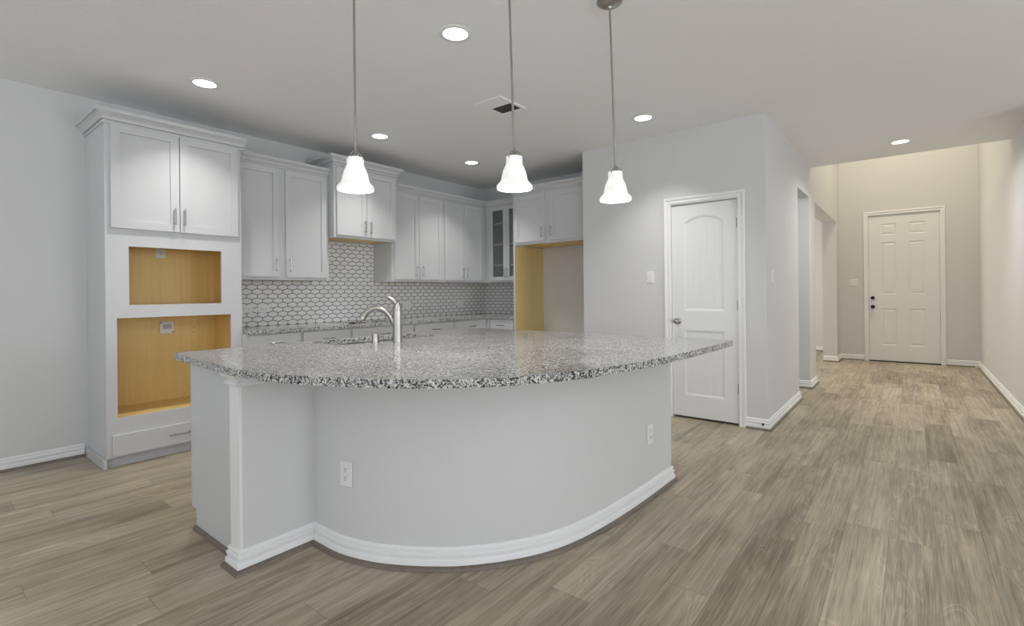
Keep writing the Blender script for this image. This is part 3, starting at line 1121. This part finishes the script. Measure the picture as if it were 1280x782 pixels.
hole = rrect(sx0, sx1, sy0, sy1, sr)
bm = BM(); prism(bm, outer, [hole], 0.882, 0.914)
seta(obj('island_countertop', bm, M_granite), 'large speckled granite slab with curved front covering the island', 'countertop')
# sink: rim ring + bowl. The cabinet body is solid below so the bowl sits in its own pocket
bm = BM()
o1 = rrect(sx0 - 0.0, sx1 + 0.0, sy0, sy1, sr)
A = [bm.verts.new((x, y, 0.8800)) for x, y in offset_loop(o1, -0.004)]
B = [bm.verts.new((x, y, 0.8800)) for x, y in offset_loop(o1, 0.002)]
C = [bm.verts.new((x, y, 0.70)) for x, y in offset_loop(o1, 0.010)]
D = [bm.verts.new((x, y, 0.685)) for x, y in offset_loop(o1, 0.035)]
bridge(bm, A, B); bridge(bm, B, C); bridge(bm, C, D); fill_loops(bm, [D])
snk = thing('sink', ((sx0 + sx1) / 2, (sy0 + sy1) / 2, 0.685), 'undermount stainless sink set in the island slab behind the faucet', 'sink')
sbowl = obj('bowl', bm, M_steel, snk, smooth=True, recalc=False)
so = sbowl.modifiers.new('thickness', 'SOLIDIFY'); so.thickness = 0.0015; so.offset = -1
bm = BM(); lathe(bm, [(0.045, 0.0), (0.042, 0.004), (0.02, 0.002), (0.0005, 0.002)], 24, (-2.78, 2.02, 0.6855)); obj('drain', bm, M_nickel, snk, smooth=True)

# faucet
FX, FY = -2.487, 1.962
root = thing('faucet', (FX, FY, 0.914), 'tall brushed nickel pull-out faucet with arched spout rising from the island slab', 'faucet')
bm = BM()
lathe(bm, [(0.031, 0.0), (0.031, 0.003), (0.0285, 0.005), (0.0285, 0.10), (0.0280, 0.185), (0.0268, 0.195)], 32, (FX, FY, 0.9145))
obj('body', bm, M_nickel, root, smooth=True)
dx, dy = -0.76, -0.65
ln = math.hypot(dx, dy); dx /= ln; dy /= ln
sp = [(0.0, 0.085), (0.024, 0.118), (0.042, 0.152), (0.070, 0.186), (0.104, 0.206), (0.138, 0.209), (0.170, 0.198), (0.196, 0.176), (0.212, 0.154)]
P3 = spline([(FX + dx * a, FY + dy * a, 0.9145 + z) for a, z in sp], 4)
nP = len(P3)
bm = BM()
tube(bm, P3, [0.0150 + 0.0045 * (i / (nP - 1)) ** 2 for i in range(nP)], 16)
spt = obj('spout', bm, M_nickel, root, smooth=True)
bm = BM()
e = P3[-1]; dd = (P3[-1] - P3[-4]).normalized()
tube(bm, [e - dd * 0.002, e + dd * 0.004, e + dd * 0.014], [0.0195, 0.0225, 0.0215], 18)
obj('spray_head', bm, M_nickel, spt, smooth=True)
bm = BM(); tube(bm, [e - dd * 0.035 + Vector((0.008, 0.008, -0.010)), e - dd * 0.012 + Vector((0.008, 0.008, -0.0125))], [(0.004, 0.008), (0.004, 0.008)], 10)
obj('spray_button', bm, M_dark, spt, smooth=True)
bm = BM()
lathe(bm, [(0.0270, 0.196), (0.0270, 0.215), (0.022, 0.232), (0.012, 0.243), (0.0005, 0.246)], 28, (FX, FY, 0.9145))
hp = spline([(FX + 0.006, FY, 1.118), (FX + dx * 0.006, FY + dy * 0.006, 1.148), (FX + dx * 0.030, FY + dy * 0.030, 1.176), (FX + dx * 0.062, FY + dy * 0.062, 1.192), (FX + dx * 0.075, FY + dy * 0.075, 1.193)], 4)
tube(bm, hp, [(0.020 - 0.015 * i / (len(hp) - 1), 0.018 - 0.011 * i / (len(hp) - 1)) for i in range(len(hp))], 14)
obj('lever_handle', bm, M_nickel, root, smooth=True)
# soap dispenser / air gap
bm = BM()
lathe(bm, [(0.0235, 0.0), (0.0235, 0.003), (0.0205, 0.004), (0.0205, 0.052), (0.0185, 0.056), (0.0005, 0.057)], 28, (-2.560, 1.850, 0.9145))
seta(obj('air_gap_cap', bm, M_nickel, smooth=True), 'short brushed nickel cylinder cap on the island slab left of the faucet', 'sink accessory')


# ------------------------------------------------------------------ outlets and switches
def outlet_root(name, loc, face, label, cat, w=0.072, h=0.117, kind='outlet', horizontal=False, group=None):
    fr = Fr(loc, face)
    if horizontal: w, h = h, w
    root = thing(name, loc, label, cat, group)
    bm = BM()
    V = lambda L, b: [bm.verts.new(fr(a, b, c)) for a, c in L]
    L0 = rect(-w / 2, w / 2, -h / 2, h / 2)
    A = V(L0, 0.0005); B = V(L0, 0.003); C = V(offset_loop(L0, 0.004), 0.006)
    bridge(bm, A, B); bridge(bm, B, C); bm.faces.new(C); bm.faces.new(A)
    obj('cover_plate', bm, M_plate, root)
    rot = (lambda a, c: (c, a)) if horizontal else (lambda a, c: (a, c))
    if kind == 'outlet':
        for s in (-0.0195, 0.0195):
            bm = BM()
            L = rrect(-0.0165, 0.0165, s - 0.0145, s + 0.0145, 0.009, 4)
            L = [rot(*p) for p in L]
            A = V(L, 0.006); B = V(L, 0.0085)
            bridge(bm, A, B); bm.faces.new(B)
            f = obj('receptacle', bm, M_plate, root)
            bm = BM()
            for da, dc, wa, wc in ((-0.0062, 0.004, 0.0013, 0.005), (0.0062, 0.004, 0.0013, 0.004), (0, -0.007, 0.0025, 0.0025)):
                a_, c_2 = rot(da, s + dc); wa_, wc_ = rot(wa, wc)
                fbox(bm, fr, a_ - wa_, a_ + wa_, 0.0083, 0.0088, c_2 - wc_, c_2 + wc_)
            obj('slots', bm, M_dark, f)
        return root
    n = 2 if w > 0.1 else 1
    for i in range(n):
        a0_ = 0 if n == 1 else (-0.023 + 0.046 * i)
        bm = BM(); fbox(bm, fr, a0_ - 0.0165, a0_ + 0.0165, 0.006, 0.009, -0.033, 0.033)
        rk = obj('rocker', bm, M_plate, root)
        bm = BM(); fbox(bm, fr, a0_ - 0.015, a0_ + 0.015, 0.009, 0.0105, 0.002, 0.032)
        obj('rocker_paddle', bm, M_plate, rk)
    return root


def on_curve(yv=None, xv=None):
    best = min(range(1, len(wallc) - 1), key=lambda i: abs((wallc[i].y - yv) if yv is not None else (wallc[i].x - xv)))
    t = (wallc[best + 1] - wallc[best - 1]).normalized()
    n = Vector((t.y, -t.x, 0))
    return wallc[best], n


p, n = on_curve(xv=-2.030)
outlet_root('outlet', (p.x + n.x * 0.001, p.y + n.y * 0.001, 0.385), n, 'white duplex outlet on the left end of the curved island wall', 'outlet')
p, n = on_curve(yv=2.80)
outlet_root('outlet', (p.x + n.x * 0.001, p.y + n.y * 0.001, 0.370), n, 'white outlet seen edge-on near the right end of the curved island wall', 'outlet')
TXF = XW + 0.0095
outlet_root('outlet', (TXF, 2.105, 1.080), '+X', 'horizontal white outlet in the tile next to the tall cabinet', 'outlet', horizontal=True)
outlet_root('outlet', (TXF, 2.270, 1.080), '+X', 'horizontal white outlet in the tile, second from the tall cabinet', 'outlet', horizontal=True)
outlet_root('outlet', (TXF, 4.040, 1.070), '+X', 'horizontal white outlet in the tile just right of the faucet', 'outlet', horizontal=True)
outlet_root('outlet', (TXF, 4.985, 1.060), '+X', 'horizontal white outlet in the tile near the back corner', 'outlet', horizontal=True)
outlet_root('outlet', (xb + 0.0205, 1.415, 1.590), '+X', 'white outlet at the top back of the upper oven cabinet opening', 'outlet')
outlet_root('outlet', (YB and -2.9, YB - 0.0005, 1.10), '-Y', 'pale outlet inside the refrigerator bay on its back wall', 'outlet')
outlet_root('outlet', (XR - 0.0005, 9.25, 0.345), '-X', 'white outlet low on the right hallway wall near the entry door', 'outlet')
outlet_root('light_switch', (-2.022, YP - 0.0005, 1.352), '-Y', 'white light switch on the pantry wall left of the arched door', 'switch', kind='switch')
outlet_root('light_switch', (XH + 0.0005, 4.93, 1.340), '+X', 'white light switch on the hallway side of the pantry corner', 'switch', kind='switch')
outlet_root('light_switch', (-0.765, YE - 0.0005, 1.328), '-Y', 'wide white double light switch left of the entry door', 'switch', w=0.118, kind='switch')
# junction box in the lower oven opening
root = thing('junction_box', (xb + 0.0205, 1.452, 0.948), 'square white electrical box cover in the lower oven cabinet opening', 'electrical box')
fr = Fr((xb + 0.0205, 1.452, 0.948), '+X')
bm = BM(); V = lambda L, b: [bm.verts.new(fr(a, b, c)) for a, c in L]
L = rrect(-0.054, 0.054, -0.052, 0.052, 0.016, 4)
A = V(L, 0.0005); B = V(L, 0.012); C = V(offset_loop(L, 0.004), 0.016)
bridge(bm, A, B); bridge(bm, B, C); bm.faces.new(C)
obj('cover', bm, M_plate, root)
bm = BM(); fbox(bm, fr, -0.030, 0.034, 0.016, 0.0172, -0.012, 0.026)
obj('sticker', bm, new_mat('grey_blue_label', (0.45, 0.48, 0.56), 0.5), root)
bm = BM()
bm.free()
for a, c in ((-0.043, 0.040), (0.043, -0.040)):
    bm = BM(); lathe(bm, [(0.006, 0), (0.006, 0.001)], 10, fr(a, 0.016, c), fr.F)
    obj('screw', bm, M_dark, root)

# tiny door stop on the baseboard corner of the pantry wall
bm = BM(); lathe(bm, [(0.009, 0), (0.009, 0.004), (0.004, 0.006), (0.004, 0.016), (0.007, 0.018), (0.007, 0.024), (0.0005, 0.025)], 14, (-1.005, YP - 0.0165, 0.052), (0, -1, 0))
seta(obj('door_stop', bm, M_black, smooth=True), 'tiny dark door stop on the baseboard at the pantry corner', 'door stop')
bm = BM(); lathe(bm, [(0.012, 0), (0.012, 0.003), (0.005, 0.006), (0.005, 0.045), (0.009, 0.047), (0.009, 0.058), (0.0005, 0.060)], 14, (XR - 0.0165, 10.02, 0.045), (-1, 0, 0))
seta(obj('door_stop', bm, M_plate, smooth=True), 'small white door stop on the baseboard right of the entry door', 'door stop')

# ------------------------------------------------------------------ ceiling fixtures
CAN_W = 5.9


def recessed(loc, label):
    root = thing('recessed_light', loc, label, 'ceiling light', 'recessed ceiling lights')
    bm = BM()
    lathe(bm, [(0.074, -0.0062), (0.078, -0.0072), (0.094, -0.006), (0.101, -0.002), (0.101, -0.0003), (0.074, -0.0003)], 40, loc, cap=False)
    obj('trim_ring', bm, M_trim, root, smooth=True)
    bm = BM()
    lathe(bm, [(0.0005, -0.0045), (0.060, -0.0042), (0.0738, -0.003), (0.0738, -0.0005), (0.0005, -0.0005)], 40, loc, cap=False)
    obj('lens', bm, M_lens, root, smooth=True)
    return root


cans = [((-3.960, 1.42), 'recessed ceiling light nearest the tall oven cabinet, leftmost of all'),
        ((-2.085, 2.09), 'large recessed ceiling light between the left and middle pendant rods'),
        ((-4.005, 2.97), 'recessed ceiling light just right of the left pendant rod, before the hood cabinet'),
        ((-4.005, 4.26), 'recessed ceiling light farthest back, left of the middle pendant'),
        ((-1.830, 4.155), 'recessed ceiling light right of the right pendant rod, near the pantry wall'),
        ((-0.076, 6.575), 'recessed ceiling light over the hallway before the entry')]
proto = None
for (x, y), lab in cans:
    loc = (x, y, H)
    if proto is None: proto = recessed(loc, lab)
    else: dup(proto, loc, lab)
    area('recessed_lamp', (x, y, H - 0.012), (0, 0, -1), 0.13, 0.13, CAN_W * (2.3 if y > 6 else 1.0), (1.0, 0.98, 0.95), 'DISK', math.radians(150 if y > 6 else 98))
# unseen lights without fixtures behind the camera, added for more light from above
for x, y in ((1.6, 0.6), (1.6, -2.0), (-1.6, -1.6)):
    area('recessed_lamp', (x, y, H - 0.012), (0, 0, -1), 0.13, 0.13, CAN_W, (1.0, 0.98, 0.95), 'DISK', math.radians(98))

# ceiling vent
root = thing('ceiling_vent', (-2.60, 3.13, H), 'white rectangular air vent in the ceiling beside the middle pendant rod', 'vent')
vx0, vx1, vy0, vy1 = -2.735, -2.475, 2.96, 3.30
bm = BM()
for q in ((vx0, vx1, vy0, vy0 + 0.028), (vx0, vx1, vy1 - 0.028, vy1), (vx0, vx0 + 0.028, vy0 + 0.028, vy1 - 0.028), (vx1 - 0.028, vx1, vy0 + 0.028, vy1 - 0.028)):
    box(bm, q[0], q[1], q[2], q[3], H - 0.009, H - 0.0005)
obj('frame', bm, M_ceil, root, bevel=0.002)
bm = BM(); box(bm, vx0 + 0.028, vx1 - 0.028, vy0 + 0.028, vy1 - 0.028, H - 0.0016, H - 0.0006)
obj('backing', bm, M_canhole, root)
bm = BM()
nl_ = 13
for i in range(nl_):
    yy = vy0 + 0.036 + (vy1 - vy0 - 0.072) * i / (nl_ - 1)
    s = -1 if i < nl_ // 2 else 1
    vs = [bm.verts.new((xx, yy + ddy, H - zz)) for xx in (vx0 + 0.028, vx1 - 0.028) for ddy, zz in ((-0.009 * s, 0.0095), (0.008 * s, 0.002))]
    bm.faces.new((vs[0], vs[1], vs[3], vs[2]))
obj('louvers', bm, M_ceil, root, recalc=False)

# ------------------------------------------------------------------ pendants
SHW = 0.0825


def pendant(pos, top, label, zb=1.690):
    x, y = pos; tx, ty = top
    root = thing('pendant_light', (tx, ty, H), label, 'pendant light', 'glass pendants over the island')
    bm = BM()
    lathe(bm, [(0.066, -0.0005), (0.066, -0.006), (0.062, -0.010), (0.056, -0.012), (0.052, -0.018), (0.040, -0.024), (0.024, -0.028), (0.012, -0.032), (0.009, -0.040), (0.0005, -0.041)], 36, (tx, ty, H))
    obj('canopy', bm, M_nickel, root, smooth=True)
    zs = zb + 0.150
    bm = BM(); tube(bm, [(tx, ty, H - 0.036), (x, y, zs + 0.028)], 0.0052, 12)
    obj('rod', bm, M_nickel, root, smooth=True)
    bm = BM()
    lathe(bm, [(0.0052, 0.050), (0.007, 0.034), (0.010, 0.022), (0.015, 0.012), (0.022, 0.002), (0.022, -0.004), (0.0005, -0.006)], 24, (x, y, zs))
    obj('socket_cup', bm, M_nickel, root, smooth=True)
    bm = BM()
    for k_ in range(3):
        a = 2 * math.pi * k_ / 3 + 0.5
        ca_, sa_ = math.cos(a), math.sin(a)
        tube(bm, [Vector((x + ca_ * r, y + sa_ * r, zs + z)) for r, z in ((0.006, 0.030), (0.018, 0.022), (0.030, 0.008), (0.0385, -0.004), (0.0385, -0.010))], 0.0028, 8)
    obj('fitter_arms', bm, M_nickel, root, smooth=True)
    bm = BM()
    out = [(0.038, 0.0), (0.038, -0.018), (0.0385, -0.034), (0.044, -0.046), (0.0505, -0.060), (0.0545, -0.072), (0.058, -0.086), (0.0605, -0.100), (0.064, -0.112), (0.072, -0.122), (0.080, -0.130), (0.084, -0.137), (0.0842, -0.143), (0.081, -0.149)]
    inn = [(0.078, -0.148), (0.0795, -0.139), (0.070, -0.125), (0.061, -0.114), (0.057, -0.101), (0.0545, -0.086), (0.051, -0.072), (0.047, -0.060), (0.0405, -0.047), (0.035, -0.034), (0.0345, -0.002), (0.020, 0.0)]
    lathe(bm, out + inn, 48, (x, y, zs), cap=False)
    bm.faces.ensure_lookup_table()
    obj('glass_shade', bm, M_shade, root, smooth=True)
    bm = BM()
    lathe(bm, [(0.0005, -0.030), (0.012, -0.032), (0.022, -0.050), (0.028, -0.070), (0.026, -0.088), (0.014, -0.102), (0.0005, -0.105)], 20, (x, y, zs), cap=False)
    obj('bulb', bm, M_lens, root, smooth=True)
    l = bpy.data.lights.new('pendant_lamp', 'POINT'); l.energy = 7.0; l.color = (1, 0.97, 0.93); l.shadow_soft_size = 0.02
    o = bpy.data.objects.new('pendant_lamp', l); o.location = (x, y, zb + 0.012); COL.objects.link(o)
    return root


pendant((-2.000, 1.345), (-1.999, 1.346), 'left glass bell pendant, hanging in front of the raised hood cabinet')
pendant((-1.432, 1.812), (-1.4465, 1.8004), 'middle glass bell pendant, hanging above the faucet end of the back corner')
pendant((-1.212, 2.393), (-1.2286, 2.3797), 'right glass bell pendant, hanging before the pantry wall left of the door')

# warm lamp high in the foyer, above the frame
root = thing('flush_ceiling_light', (-0.08, 8.9, HF), 'warm flush ceiling light in the tall foyer before the entry door', 'ceiling light')
bm = BM(); lathe(bm, [(0.17, -0.001), (0.17, -0.03), (0.15, -0.035)], 32, (-0.08, 8.9, HF)); obj('base', bm, M_nickel, root, smooth=True)
bm = BM(); lathe(bm, [(0.148, -0.036), (0.14, -0.06), (0.11, -0.085), (0.06, -0.10), (0.0005, -0.105)], 32, (-0.08, 8.9, HF), cap=False); obj('glass_bowl', bm, emis('warm_glass', (1, 0.82, 0.55), 3.0), root, smooth=True)
area('foyer_lamp', (-0.08, 8.9, HF - 0.13), (0, 0, -1), 0.5, 0.5, 46, (1.0, 0.885, 0.68), 'DISK', math.radians(150))
area('passage_lamp', (-2.0, 6.66, H - 0.012), (0, 0, -1), 0.13, 0.13, 9, (1.0, 0.955, 0.89), 'DISK')  # no fixture here; added to brighten the dark side passage
